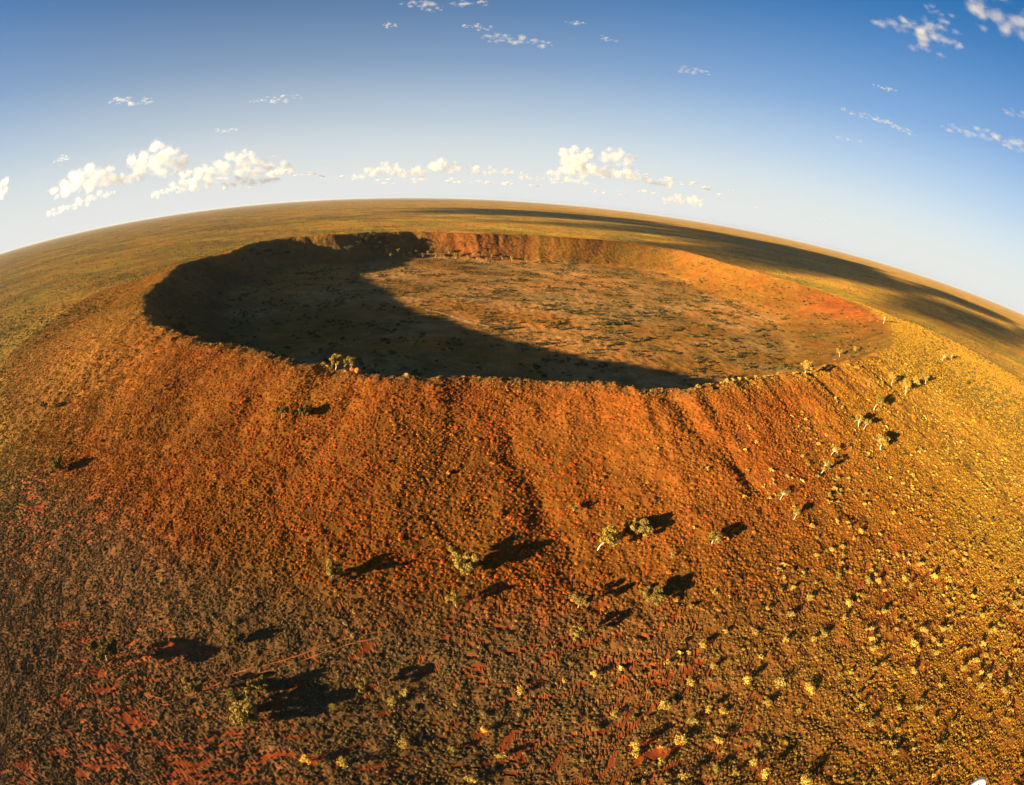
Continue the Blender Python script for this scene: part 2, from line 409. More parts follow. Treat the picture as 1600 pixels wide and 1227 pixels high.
def tube(V, Fc, pts, rad, n=7):
    base = len(V); P = [Vector(p) for p in pts]
    for i, p in enumerate(P):
        t = (P[min(i + 1, len(P) - 1)] - P[max(i - 1, 0)]).normalized()
        a = t.cross(Vector((0.3, 1, .2))).normalized(); b_ = t.cross(a)
        for j in range(n):
            g = 2 * math.pi * j / n; q = p + (a * math.cos(g) + b_ * math.sin(g)) * rad[i]; V.append(tuple(q))
    for i in range(len(P) - 1):
        for j in range(n):
            A = base + i * n + j; B = base + i * n + (j + 1) % n
            Fc += [(A, B, B + n), (A, B + n, A + n)]
    e = len(V); V.append(tuple(P[-1])); k = base + (len(P) - 1) * n
    for j in range(n): Fc.append((k + j, k + (j + 1) % n, e))
def gum_tree(seed, lean=(0.2, 0), crown_mat=M_PALE, bark=M_BARK, leafn=520, spread=1.0, bare=0.0, low=0.35):
    """unit-height tree: a bent trunk forking into limbs, leaf clumps at their ends. returns trunk mesh, crown mesh"""
    r = np.random.default_rng(seed); V = []; Fc = []
    lx, ly = lean; fork = low + r.uniform(-.05, .05)
    top = np.array([lx * fork * 1.5, ly * fork * 1.5, fork])
    mid = top * .5 + np.array([r.normal() * .02, r.normal() * .02, 0])
    tube(V, Fc, [(0, 0, -.04), tuple(mid), tuple(top)], [.027, .022, .019])
    cs = []; rs = []
    nb = 5
    for k in range(nb):
        a = 2 * math.pi * (k + r.uniform(-.3, .3)) / nb
        e = r.uniform(.5, 1.0)
        d = np.array([math.cos(a) * (1 - .5 * e) * spread + lx, math.sin(a) * (1 - .5 * e) * spread + ly, e])
        d /= np.linalg.norm(d); L = r.uniform(.30, .52)
        m_ = top + d * L * .5 + r.normal(size=3) * .03; en = top + d * L + np.array([0, 0, .05])
        tube(V, Fc, [tuple(top - d * .01), tuple(m_), tuple(en)], [.015, .010, .005], 5)
        cs.append(en); rs.append(r.uniform(.13, .19))
        for q in range(3):
            s2 = m_ + (r.normal(size=3) * .14 + d * .08) * np.array([spread, spread, .8])
            tube(V, Fc, [tuple(m_), tuple((m_ + s2) / 2 + r.normal(size=3) * .01), tuple(s2)], [.009, .006, .003], 4)
            cs.append(s2 + np.array([0, 0, .02])); rs.append(r.uniform(.07, .13))
    tr = mesh_np('trunk', V, Fc, bark, smooth=True)
    if bare > 0:
        keep = [i for i in range(len(cs)) if r.random() > bare] or [0]; cs = [cs[i] for i in keep]; rs = [rs[i] for i in keep]
    LV, LF = leaves(cs, rs, int(leafn * 2.3 * (1 - .6 * bare)), .040, r, .75)
    return tr, mesh_np('crown', LV, LF, crown_mat)
def shrub_mesh(seed, mat, n=260, size=.05, balls=9, flat=.6):
    r = np.random.default_rng(seed); V = []; Fc = []; cs = []; rs = []
    for k in range(balls):
        a = r.uniform(0, 2 * math.pi); q = r.uniform(.05, .38)
        c = np.array([q * math.cos(a), q * math.sin(a), r.uniform(.25, .6) * (1.1 - q)]); cs.append(c); rs.append(r.uniform(.14, .24))
    LV, LF = leaves(cs, rs, n, size, r, .85, .3)
    SV = []; SF = []
    for c in cs[:6]: tube(SV, SF, [(0, 0, -.05), tuple(c * np.array([.5, .5, .45])), tuple(c)], [.025, .016, .006], 4)
    return mesh_np('foliage', LV, LF, mat), mesh_np('stems', SV, SF, M_BARK2)

# ------------------------------------------------------------------ scatter of uncountable cover (instances)
def scatter(name, pts, scl, rot, tint, protos, label=None):
    me = bpy.data.meshes.new(name + '_points'); me.vertices.add(len(pts))
    me.vertices.foreach_set('co', np.asarray(pts, np.float32).ravel())
    def attr(n, t, k, v):
        a = me.attributes.new(n, t, 'POINT'); a.data.foreach_set(k, np.asarray(v, np.float32 if t != 'INT' else np.int32).ravel())
    attr('scl', 'FLOAT_VECTOR', 'vector', scl); attr('rot', 'FLOAT_VECTOR', 'vector', rot)
    attr('tint', 'FLOAT_COLOR', 'color', np.hstack([tint, np.ones((len(pts), 1))]))
    attr('pick', 'INT', 'value', rng.integers(0, len(protos), len(pts)))
    me.materials.append(protos[0].materials[0])
    o = link(name, me); tag(o, kind='stuff')
    if label: o['label'] = label
    ng = bpy.data.node_groups.new(name + '_nodes', 'GeometryNodeTree')
    ng.interface.new_socket('Geometry', in_out='INPUT', socket_type='NodeSocketGeometry')
    ng.interface.new_socket('Geometry', in_out='OUTPUT', socket_type='NodeSocketGeometry')
    N = ng.nodes; L = ng.links
    gi = N.new('NodeGroupInput'); go = N.new('NodeGroupOutput')
    m2p = N.new('GeometryNodeMeshToPoints'); L.new(gi.outputs[0], m2p.inputs['Mesh'])
    iop = N.new('GeometryNodeInstanceOnPoints'); L.new(m2p.outputs[0], iop.inputs['Points'])
    g2i = N.new('GeometryNodeGeometryToInstance')
    for p in protos:                      # source shapes live in one mesh object per prototype, kept out of the scene
        po = bpy.data.objects.new(name + '_source', p)
        oi = N.new('GeometryNodeObjectInfo'); oi.inputs['Object'].default_value = po; oi.inputs['As Instance'].default_value = False
        L.new(oi.outputs['Geometry'], g2i.inputs[0])
    L.new(g2i.outputs[0], iop.inputs['Instance']); iop.inputs['Pick Instance'].default_value = True
    def na(n, dt):
        q = N.new('GeometryNodeInputNamedAttribute'); q.data_type = dt; q.inputs[0].default_value = n; return q.outputs[0]
    L.new(na('pick', 'INT'), iop.inputs['Instance Index']); L.new(na('scl', 'FLOAT_VECTOR'), iop.inputs['Scale'])
    L.new(na('rot', 'FLOAT_VECTOR'), iop.inputs['Rotation'])
    L.new(iop.outputs[0], go.inputs[0])
    md = o.modifiers.new('scatter', 'NODES'); md.node_group = ng
    return o
def jgrid(x0, x1, y0, y1, step, jit=.75):
    gx, gy = np.meshgrid(np.arange(x0, x1, step), np.arange(y0, y1, step))
    x = gx.ravel() + rng.uniform(-jit, jit, gx.size) * step; y = gy.ravel() + rng.uniform(-jit, jit, gx.size) * step
    return x, y
tufts = [tuft_mesh(s) for s in (1, 2, 3, 4)]

def spinifex():
    parts = []
    x, y = jgrid(-420, 330, -60, 330, .98); d = np.hypot(x, y); k = d < 300; so1 = terrain(x, y, True)[5]; k &= rng.random(len(x)) < .15 + .85 * np.maximum(so1, d > 190)
    parts.append((x[k], y[k], np.full(k.sum(), 1.0)))
    x, y = jgrid(-195, 195, -60, 195, .74); d = np.hypot(x, y); k = d < 195; so1 = terrain(x, y, True)[5]; k &= rng.random(len(x)) < .95 * (1 - so1)
    parts.append((x[k], y[k], np.full(k.sum(), .66)))
    x, y = jgrid(-650, 800, 60, 760, 2.3); d = np.hypot(x, y); k = d >= 300
    parts.append((x[k], y[k], np.full(k.sum(), 1.45)))
    x = np.concatenate([p[0] for p in parts]); y = np.concatenate([p[1] for p in parts]); base = np.concatenate([p[2] for p in parts])
    az = np.degrees(np.arctan2(x, y)); d = np.hypot(x, y)
    k = (np.abs(az) < 75 + 2500 / (d + 5)) 
    x, y, base = x[k], y[k], base[k]
    col, bare, s, Wo, Wi, so_, si_ = ground_colour(x, y)
    z = terrain(x, y)
    clump = fbm(x / 7, y / 7, 3, 81)
    lowright = sstep(0, 150, x - .25 * (y - 60)) * (1 - so_)
    keep = rng.random(len(x)) < np.clip((0.80 + .5 * clump - .22 * lowright) * (1 - .9 * bare), 0.03, 1)
    keep &= (np.hypot(x, y) < 300) | (so_ > .25)
    keep &= s > -40
    keep &= ~((s < -6) & (d[k] < 10))
    x, y, z, base, col, s, so_, bare = x[keep], y[keep], z[keep], base[keep], col[keep], s[keep], so_[keep], bare[keep]
    n = len(x)
    big = fbm(x / 120, y / 120, 3, 83)
    slope = so_[:, None]
    ry = (sstep(60, 300, x) * sstep(-60, 10, s))[:, None]
    low = np.array([.20, .132, .050]); slp = np.array([.32, .118, .020]); yel = np.array([.46, .275, .024]); red = np.array([.40, .085, .014])
    t = low * (1 - slope) + slp * slope
    t = t * (1 - .85 * ry) + yel * .85 * ry
    gold = (sstep(-20, 150, x - .25 * (y - 60)) * (1 - so_) * .8)[:, None]; t = t * (1 - gold) + np.array([.47, .275, .030]) * gold
    fary = (sstep(230, 380, np.hypot(x, y)) * (1 - so_) * .9)[:, None]; t = t * (1 - fary) + np.array([.38, .21, .026]) * fary
    lg = (so_ * sstep(-150, -260, x) * .75)[:, None] if False else (so_ * (1 - sstep(-300, -150, x)) * .7)[:, None]
    t = t * (1 - lg) + np.array([.40, .215, .026]) * lg
    rmask = (sstep(.15, .6, fbm(x / 45, y / 45, 3, 85) + .7 * np.exp(-((x + 60) / 60) ** 2 - ((y - 145) / 45) ** 2) + .25 * rng.normal(size=n)) * so_ * (1 - ry[:, 0]))[:, None]
    t = t * (1 - .7 * rmask) + red * .7 * rmask
    spk = ((rng.random(n) < .10) * so_)[:, None] * .75; t = t * (1 - spk) + np.array([.40, .08, .014]) * spk
    t = t * np.exp(rng.normal(size=(n, 1)) * .15)
    sc = base * np.exp(rng.normal(size=n) * .34) * .86 * (1 + .08 * so_)
    scl = np.stack([sc, sc, sc * rng.uniform(.6, 1.0, n)], 1)
    scl[:, 0] *= rng.uniform(.8, 1.45, n)
    rot = np.stack([rng.normal(size=n) * .08, rng.normal(size=n) * .08, rng.uniform(0, 6.28, n)], 1)
    print('spinifex', n)
    scl[:, :2] *= .92
    scatter('spinifex_grass', np.stack([x, y, z], 1), scl, rot, np.clip(t, 0, .8), tufts)
spinifex()

# small scrub too dense to count: far plain, crater walls and floor
scrubs = [shrub_mesh(s, M_BUSH, 90, .11, 6)[0] for s in (11, 12, 13)]
def scrub():
    X = []; Y = []; S = []; T = []
    def add(x, y, s, t):
        X.append(x); Y.append(y); S.append(s); T.append(np.clip(np.array(t) * np.exp(rng.normal(size=(len(x), 1)) * .25), 0, .8))
    # plain, thinning with distance
    n = 42000; r = np.exp(rng.uniform(math.log(480), math.log(5500), n)); a = rng.uniform(math.radians(5), math.radians(178), n)
    x, y = r * np.cos(a), r * np.sin(a); s = terrain(x, y, True)[1]
    den = fbm(x / 160, y / 160, 4, 91) + .4 * fbm(x / 700, y / 350, 3, 92)
    k = (s > 60) & (rng.random(n) < np.clip(.45 + 1.2 * den, .05, 1)); add(x[k], y[k], rng.uniform(1.6, 4.2, k.sum()), (.12, .10, .03))
    # crater floor and walls
    x, y = jgrid(-460, 520, 220, 1090, 6.0); _, s, phi, Wo, Wi, a1, a2 = terrain(x, y, True)
    den = fbm(x / 38, y / 38, 4, 93)
    fl = sstep(.8, 1.05, -s / Wi)
    k = (s < -8) & (rng.random(len(x)) < np.clip((.20 + 1.8 * den) * (.50 + .50 * fl), .03, .9))
    add(x[k], y[k], 1.3 + 3.6 * rng.random(k.sum()) ** 2, (.085, .08, .026))
    # nearer plain at left and right
    x, y = jgrid(-800, 1100, 60, 800, 13); s = terrain(x, y, True)[1]; d = np.hypot(x, y)
    k = (s > 40) & (d > 230) & (rng.random(len(x)) < .55); add(x[k], y[k], rng.uniform(1.2, 2.6, k.sum()), (.15, .115, .03))
    # low pale shrubs between the larger ones at the lower right
    x = rng.uniform(30, 330, 3600); y = rng.uniform(-50, 300, 3600); s = terrain(x, y, True)[1]
    den = fbm(x / 22, y / 22, 3, 97) + .5 * sstep(80, 200, x)
    k = (s > 25) & (rng.random(3600) < np.clip(-.05 + 1.1 * den, 0, 1)); add(x[k], y[k], rng.uniform(.9, 2.0, k.sum()), (.50, .37, .075))
    x = np.concatenate(X); y = np.concatenate(Y); sc = np.concatenate(S); t = np.concatenate(T); n = len(x)
    print('scrub', n)
    scatter('scattered_scrub', np.stack([x, y, terrain(x, y)], 1), np.stack([sc * 1.25, sc * 1.25, sc * .9], 1),
            np.stack([x * 0, x * 0, rng.uniform(0, 6.28, n)], 1), t, scrubs)
scrub()

# ------------------------------------------------------------------ trees one can tell apart
ORD = ['leftmost', 'second', 'third', 'fourth', 'fifth', 'sixth', 'seventh', 'eighth', 'ninth', 'tenth', 'eleventh', 'twelfth', 'thirteenth', 'fourteenth', 'fifteenth', 'sixteenth', 'seventeenth', 'eighteenth', 'nineteenth', 'twentieth', 'twenty-first', 'twenty-second', 'twenty-third']
def own_labels(pts, what, cw, ch, where):
    """one label each: its rank from the left within a small patch of the ground"""
    cells = {}
    for i, p in enumerate(pts): cells.setdefault((int(p[0] // cw), int(p[1] // ch)), []).append(i)
    out = {}
    for (a, b_), ids in cells.items():
        ids.sort(key=lambda i: pts[i][0]); ph, gr = where((a + .5) * cw, (b_ + .5) * ch)
        for k, i in enumerate(ids):
            if len(ids) == 1: lb = 'only %s %s' % (what, ph)
            elif k == len(ids) - 1: lb = 'rightmost %s %s' % (what, ph)
            elif k == 0: lb = 'leftmost %s %s' % (what, ph)
            else: lb = '%s %s from the left %s' % (ORD[min(k, 22)], what, ph)
            out[i] = (lb, gr)
    return out
def tree(px, py, h, meshes, label, group='pale-trunked trees on the rim slopes', rz=0.0, wide=1.0, name='gum_tree'):
    p = at(px, py, 330 if group == CG else None)
    root = bpy.data.objects.new(name, None); COL.objects.link(root)
    root.location = (p.x, p.y, p.z); root.rotation_euler = (0, 0, rz); root.scale = (h * wide, h * wide, h)
    root.empty_display_size = .3
    tag(root, label, 'tree', group)
    link('trunk', meshes[0], root); link('crown', meshes[1], root)
    return root
CG = 'trees along the near crest'
G = [gum_tree(101, (.45, .05), leafn=700), gum_tree(102, (.1, 0), leafn=700), gum_tree(103, (-.1, .1), leafn=600), gum_tree(104, (.25, -.1), leafn=600, bare=.35)]
GBARE = [gum_tree(111, (.35, .1), leafn=220, bare=.6), gum_tree(112, (.6, .1), leafn=260, bare=.5)]
GO = [gum_tree(121, (.05, .0), M_OLIVE, M_BARK, 1900, 1.15, 0, .22), gum_tree(122, (-.1, .1), M_OLIVE, M_BARK2, 1900, 1.25, 0, .18), gum_tree(123, (.15, 0), M_OLIVE, M_BARK2, 1500, 1.1, .2, .25)]
SG = 'gum trees on the near slope'; RG = 'gum trees on the right shoulder of the rim'; CG = 'trees along the near crest'; PG = 'trees on the shadowed plain below the slope'
tree(933, 860, 8.0, G[0], 'largest white-trunked gum on the near slope, leaning right beside a gully', SG, .2, 1.1)
tree(1112, 851, 5.6, G[1], 'small round-crowned gum with a short white trunk right of the leaning gum', SG, 1.0)
tree(896, 799, 3.4, G[2], 'little gum with a white stem beside the dark gully on the near slope', SG, 2.0)
tree(1219, 781, 5.2, GBARE[0], 'thin almost leafless sapling with a pale bent stem at the foot of the orange slope', SG, .3)
tree(1240, 812, 4.6, G[3], 'small yellow-green tree at the base of the slope, next to a dark round shadow', SG, .9)
tree(1281, 742, 7.6, GBARE[1], 'fallen-looking gum with a long slanting white trunk among red rubble', RG, .2)
tree(1298, 712, 5.8, GBARE[0], 'bare gum with an arching white limb above the slanting trunk', RG, -.2)
tree(1376, 703, 9.0, G[1], 'largest gum on the right shoulder, wide crown over a forked white trunk', RG, 2.2, 1.15)
tree(1341, 668, 8.0, G[2], 'slender gum with a tall thin pale stem, left of a close pair', RG, .5, .75)
tree(1349, 671, 6.6, G[3], 'shorter gum leaning against the slender one, right of the pair', RG, .1, .8)
tree(1365, 641, 9.5, G[0], 'gum with a short bright trunk and fan crown just above the close pair', RG, .2, .9)
tree(1415, 618, 11.0, G[0], 'gum with a bold white trunk at the near end of the upper grove', RG, 1.2, .75)
tree(1393, 603, 9.5, G[2], 'pale gum standing alone on the smooth yellow shoulder', RG, -.6, .8)
tree(1430, 607, 9.0, G[1], 'middle gum of the upper grove on the yellow shoulder', RG, 2.6)
tree(1446, 601, 9.0, G[3], 'farther right gum of the upper grove on the yellow shoulder', RG, 1.9)
tree(1257, 584, 9.0, G[1], 'gum on the crest where the crater shadow ends, its own shadow cast to the right', CG, 0)
tree(1312, 558, 8.5, G[0], 'gum with a bright trunk just inside the right end of the near crest', RG, 1.5)
tree(1334, 552, 8.0, G[3], 'faint gum inside the rim, right of the bright-trunked one', RG, .4)
tree(1472, 564, 11.0, GBARE[0], 'thin bare stem on the yellow crest of the right shoulder, left of two', RG, 0)
tree(1487, 563, 10.0, GBARE[0], 'thin bare stem on the yellow crest of the right shoulder, right of two', RG, 1.0)
tree(1380, 506, 14.0, GBARE[1], 'lone pale trunk on the red scar of the right wall', RG, .5)
tree(524, 562, 8.6, G[1], 'left and largest of three sunlit gums on the near crest against the black shadow', CG, .4, .95)
tree(551, 567, 7.2, G[2], 'middle of three sunlit gums on the near crest beside red boulders', CG, 1.4, .9)
tree(588, 576, 6.6, G[3], 'right and thinnest of three sunlit gums on the near crest', CG, 2.0, .6)
tree(885, 592, 4.0, G[3], 'spindly little tree at the middle of the near crest', CG, 0, .7)
tree(970, 594, 4.2, GBARE[0], 'wispy leaning sapling on the near crest right of the middle', CG, 0, .8)
tree(727, 893, 8.2, GO[0], 'broad olive-brown tree at the foot of the near slope with a dark shadow behind it', PG, .3, 1.15)
tree(713, 947, 5.0, G[2], 'small yellowish tree with a white stem below the broad olive tree', PG, .8)
tree(903, 950, 6.0, GO[2], 'thin tree with a long dark shadow, above a second like it', PG, .2)
tree(1020, 940, 6.4, GO[1], 'low spreading tree with a wide black shadow, alone on the olive flat', PG, .7, 1.1)
tree(900, 1000, 5.2, GO[2], 'thin tree with a dark shadow, below a taller one like it', PG, 1.9)
tree(388, 1118, 7.6, GO[1], 'round bushy tree casting a very long shadow at the lower left', PG, .1, 1.3)
tree(168, 1032, 8.6, GO[2], 'tall airy tree at the far lower left with a long band of shadow', PG, 1.1, 1.3)
tree(568, 1078, 4.6, GO[2], 'small upright tree within the long shadow band', PG, 2.3)
tree(366, 1003, 4.4, GO[0], 'small round pale-topped tree near the shadow bands at lower left', PG, .6)
tree(306, 1082, 6.4, GO[2], 'airy tree beside the wheel track at lower left', PG, .4)
tree(412, 1078, 5.2, GO[0], 'low tree just above the round bushy one', PG, 1.4)
tree(526, 902, 7.2, GO[0], 'faint olive tree on the left part of the near slope foot', PG, 2.4, .9)
tree(440, 655, 6.5, GO[2], 'scraggy tree high on the left part of the near slope', SG, 1.0)
tree(478, 650, 6.0, GO[1], 'dark bushy tree high on the near slope, throwing a bar of shadow', SG, 1.5)
tree(70, 642, 7.0, GO[2], 'small tree near the left edge on the outer slope', SG, .5)
tree(92, 735, 8.5, GO[1], 'dense dark tree by the left edge on the lower slope', SG, .5, 1.2)
tree(1000, 835, 6.5, GO[1], 'dark spreading tree beside the hollow, right of the leaning gum', SG, .9, 1.2)
# pale trees in a row at the foot of the far wall
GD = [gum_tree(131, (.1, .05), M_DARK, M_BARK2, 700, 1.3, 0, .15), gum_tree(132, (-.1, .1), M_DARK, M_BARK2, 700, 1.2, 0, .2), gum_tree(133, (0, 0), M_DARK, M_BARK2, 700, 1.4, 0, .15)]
FW = [(602, 398), (610, 402), (622, 396), (632, 402), (642, 400), (650, 396), (660, 403), (668, 398), (680, 402), (694, 403), (702, 397),
      (712, 404), (722, 400), (731, 405), (739, 398), (745, 406), (752, 401), (760, 407), (768, 403), (785, 406), (800, 408), (823, 410), (842, 412)]
FWL = own_labels(FW, 'pale gum', 5000, 5000, lambda x, y: ('in the sunlit row below the far wall', ''))
for i, (px, py) in enumerate(FW):
    tree(px, py, rnd.uniform(8, 13), G[i % 4], FWL[i][0], 'row of gums below the far crater wall', rnd.uniform(0, 6), .85)
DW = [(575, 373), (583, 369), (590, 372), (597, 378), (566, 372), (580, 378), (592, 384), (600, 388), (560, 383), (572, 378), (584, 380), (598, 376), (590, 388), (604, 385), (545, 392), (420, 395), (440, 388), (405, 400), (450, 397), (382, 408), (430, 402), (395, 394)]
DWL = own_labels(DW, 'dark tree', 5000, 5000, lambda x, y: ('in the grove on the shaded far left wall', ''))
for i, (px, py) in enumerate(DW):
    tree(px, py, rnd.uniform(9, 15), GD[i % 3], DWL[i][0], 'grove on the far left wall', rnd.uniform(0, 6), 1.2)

# ------------------------------------------------------------------ shrubs
M_YEL2 = leaf_mat('pale_olive_shrub_leaf', (.44, .34, .08), False, 0.5, 3.0)
YS = [shrub_mesh(s, m_, n_, .05, b_) for s, m_, n_, b_ in ((31, M_YEL, 360, 10), (32, M_YEL, 420, 16), (33, M_YEL2, 380, 13), (34, M_YEL2, 260, 7), (35, M_YEL, 300, 8))]
DSH = [shrub_mesh(s, M_DARK, 200, .09, 8) for s in (41, 42, 43)]
def shrub(p, w, h, meshes, label, group, stems=True, name='shrub'):
    root = bpy.data.objects.new(name, None); COL.objects.link(root); root.empty_display_size = .2
    root.location = p; root.rotation_euler = (0, 0, rnd.uniform(0, 6.28)); root.scale = (w, w, h)
    tag(root, label, 'shrub', group)
    link('foliage', meshes[0], root)
    if stems: link('stems', meshes[1], root)
YP = [(1234,963),(1225,1003),(1289,994),(1269,1001),(1317,968),(1359,1002),(1380,957),(1425,1007),(1465,1012),(1445,988),(1457,1000),(1310,1056),(1216,1070),(1265,1078),(1343,1106),(1403,1107),(1358,1132),(1391,1163),(1397,1178),(1465,1169),(1258,1222),(1402,1142),(1434,1108),(1365,1047),(1525,1035),(1503,1048),(1540,1025),(1500,1018),(1468,1073),(1530,1075),(1567,1082),(1400,985),(1440,1095),(1360,985),
(1198,953),(1097,1012),(1178,989),(1112,1044),(1077,1068),(1164,1065),(1036,1106),(958,1119),(1105,1113),(1130,1113),(1080,1130),(990,1167),(1062,1157),(1067,1215),(1118,1202),(1146,1210),(1192,1213),(1175,1193),(1183,1163),(1196,1100),(1120,1160),
(1276,841),(1345,833),(1307,817),(1315,857),(1275,870),(1299,861),(1350,790),(1395,803),(1400,776),(1407,820),(1435,795),(1455,815),(1528,808),(1533,851),(1503,851),(1515,855),(1490,863),(1505,877),(1238,893),(1308,905),(1310,900),(1355,910),(1445,870),(1435,885),(1460,905),(1480,940),(1520,935),(1500,950),(1570,930),(1590,945),(1265,937),(1238,920),(1235,962),(1285,992),(1380,958),(1440,985),(1590,910),(1417,900),(1370,910),(1413,907),(1380,925),(1590,865),(1560,800),(1590,830),
(812,1082),(614,1098),(630,1163),(708,1172),(758,1143),(782,1184),(632,1085),(537,1195),(477,1190),(520,1107),(926,1055),(735,1220)]
for _ in range(70):
    px, py = rnd.uniform(1230, 1600), rnd.uniform(690, 1060)
    if (px - 1230) / 370 + (1060 - py) / 900 < .3: continue
    YP.append((px, py))
def ywhere(x, y):
    col = ['at the far left', 'at the far left', 'at the left', 'at the left', 'left of centre', 'well left of the middle', 'just left of the middle', 'by the middle line', 'just right of the middle', 'right of the middle', 'right of centre', 'well right of centre', 'at the right', 'farther right', 'near the right edge', 'by the right edge'][min(15, int(x // 100))]
    row = 'on the smooth shoulder' if y < 750 else 'on the upper golden flat' if y < 850 else 'on the golden flat' if y < 950 else 'on the red flat' if y < 1050 else 'low on the flat' if y < 1100 else 'just above the bottom edge' if y < 1200 else 'on the bottom edge'
    return col + ' ' + row, 'pale shrubs ' + row
YP = list(dict.fromkeys(YP))
YL = own_labels(YP, 'pale yellow shrub', 100, 100, ywhere)
for i, (px, py) in enumerate(YP):
    p = at(px, py); lb, gr = YL[i]
    w = rnd.uniform(2.1, 4.0) if py > 880 else rnd.uniform(1.8, 3.2)
    shrub(p, w, w * rnd.uniform(.65, .95), rnd.choice(YS), lb, gr)
FS = [(800, 440, 9), (790, 444, 7), (812, 438, 7), (885, 487, 8), (893, 491, 7), (935, 506, 5), (948, 507, 8), (960, 506, 9), (972, 508, 7), (995, 490, 9), (1001, 495, 7), (905, 516, 6), (862, 508, 7), (858, 478, 6), (845, 477, 7),
      (865, 455, 6), (912, 445, 6), (935, 500, 6), (990, 502, 5), (1012, 530, 6), (1000, 533, 6), (985, 535, 6), (960, 540, 6), (950, 548, 5), (890, 412, 8), (898, 415, 7), (800, 425, 5), (728, 425, 5), (690, 430, 5), (660, 432, 5), (735, 460, 6), (640, 447, 5), (820, 470, 5)]
for _ in range(60):
    FS.append((rnd.gauss(1030, 150), rnd.gauss(505, 35), rnd.uniform(3.2, 4.4)))
FK = []
for px, py, w in FS:
    if not (600 < px < 1330 and 405 < py < 578): continue
    p = at(px, py)
    if terrain(np.array([p.x]), np.array([p.y]), True)[1][0] > -15: continue
    FK.append((px, py, w, p))
def fwhere(x, y):
    col = 'far left' if x < 720 else 'left' if x < 850 else 'left middle' if x < 950 else 'right middle' if x < 1050 else 'right' if x < 1150 else 'far right'
    row = 'back' if y < 445 else 'centre' if y < 490 else 'front'
    return 'in the %s %s of the crater floor' % (col, row), 'bushes on the crater floor'
def flabels(pts):
    cells = {}; out = {}
    for i, p in enumerate(pts): cells.setdefault(fwhere(p[0], p[1])[0], []).append(i)
    for ph, ids in cells.items():
        for i, v in own_labels([pts[k] for k in ids], 'dark bush', 1e9, 1e9, lambda x, y: (ph, 'bushes on the crater floor')).items(): out[ids[i]] = v
    return out
FL = flabels(FK)
for i, (px, py, w, p) in enumerate(FK):
    lb, gr = FL[i]
    if w > 4.5: lb = lb.replace('dark bush', 'large dark thicket').replace('dark thicket', 'dark thicket'); gr = 'thickets on the crater floor'
    shrub(p, w * 1.15, w * .62, rnd.choice(DSH), lb, gr, stems=False)
CS = [(x + rnd.uniform(-6, 6), 590 + rnd.uniform(-1, 2)) for x in (640, 690, 745, 795, 805, 830, 850, 870, 890, 915, 935)] + [(x, 589 - (x - 1080) * .03) for x in (1090, 1110, 1135, 1145, 1155, 1165, 1180, 1195, 1215)] + [(1240, 585), (330, 530), (345, 536), (395, 546), (270, 515), (505, 566), (511, 567), (540, 568)]
CL = own_labels(CS, 'sunlit shrub', 150, 2000, lambda x, y: (['at the far left end', 'at the left end', 'on the left', 'left of centre', 'just left of the middle', 'at the middle', 'right of the middle', 'on the right', 'at the right end'][min(8, int(x // 150))] + ' of the near crest', ''))
for i, (px, py) in enumerate(CS):
    p = at(px, py, 330)
    w = rnd.uniform(1.6, 3.2)
    shrub(p, w, w * .8, rnd.choice(YS), CL[i][0], 'shrubs along the near crest')

# ------------------------------------------------------------------ rocks
def rock_mesh(seed):
    r = np.random.default_rng(seed)
    import bmesh
    bm = bmesh.new(); bmesh.ops.create_icosphere(bm, subdivisions=2, radius=.5)
    for v in bm.verts:
        c = v.co; k = 1 + .35 * float(noise2(np.array([c.x * 2.2 + seed]), np.array([c.y * 2.2 + c.z * 1.7]), seed)[0])
        v.co = Vector((round(c.x * k * 3.4) / 3.4 * .5 + c.x * k * .5, c.y * k * .9, c.z * k * .75))
    me = bpy.data.meshes.new('boulder'); bm.to_mesh(me); bm.free(); me.materials.append(M_ROCK); return me
RK = [rock_mesh(s) for s in (1, 2, 3)]
for px, py, w, lb, gr in [(559, 569, 4.0, 'biggest red boulder on the near crest, beside the middle of three gums', 'boulders on the near crest'),
                      (551, 568, 2.8, 'red boulder left of the biggest on the near crest', 'boulders on the near crest'),
                      (568, 572, 2.2, 'small round red boulder right of the biggest on the near crest', 'boulders on the near crest'),
                      (540, 567, 1.9, 'pale boulder at the left end of the boulders on the near crest', 'boulders on the near crest'),
                      (1132, 839, 2.0, 'upper red boulder of a cluster by the small round-crowned gum', 'boulders by the round-crowned gum'),
                      (1137, 843, 1.6, 'lower red boulder of a cluster by the small round-crowned gum', 'boulders by the round-crowned gum'),
                      (1129, 844, 1.3, 'smallest red boulder of a cluster by the small round-crowned gum', 'boulders by the round-crowned gum'),
                      (1352, 707, 1.6, 'red rock left of the big forked gum', 'red rocks among the shoulder gums'),
                      (1305, 727, 2.2, 'larger red rock beside the slanting white trunk', 'red rocks among the shoulder gums'),
                      (1312, 733, 1.7, 'smaller red rock beside the slanting white trunk', 'red rocks among the shoulder gums'),
                      (1376, 636, 2.2, 'red rock right of the fan-crowned gum', 'red rocks among the shoulder gums'),
                      (701, 740, 2.0, 'dark lone rock in the middle of the near slope', 'rocks on the near slope')]:
    p = at(px, py, 330); o = link('boulder', rnd.choice(RK), None, p + Vector((0, 0, w * .22)))
    o.rotation_euler = (rnd.uniform(-.2, .2), rnd.uniform(-.2, .2), rnd.uniform(0, 6)); o.scale = (w, w * .85, w * .8)
    tag(o, lb, 'rock', gr)

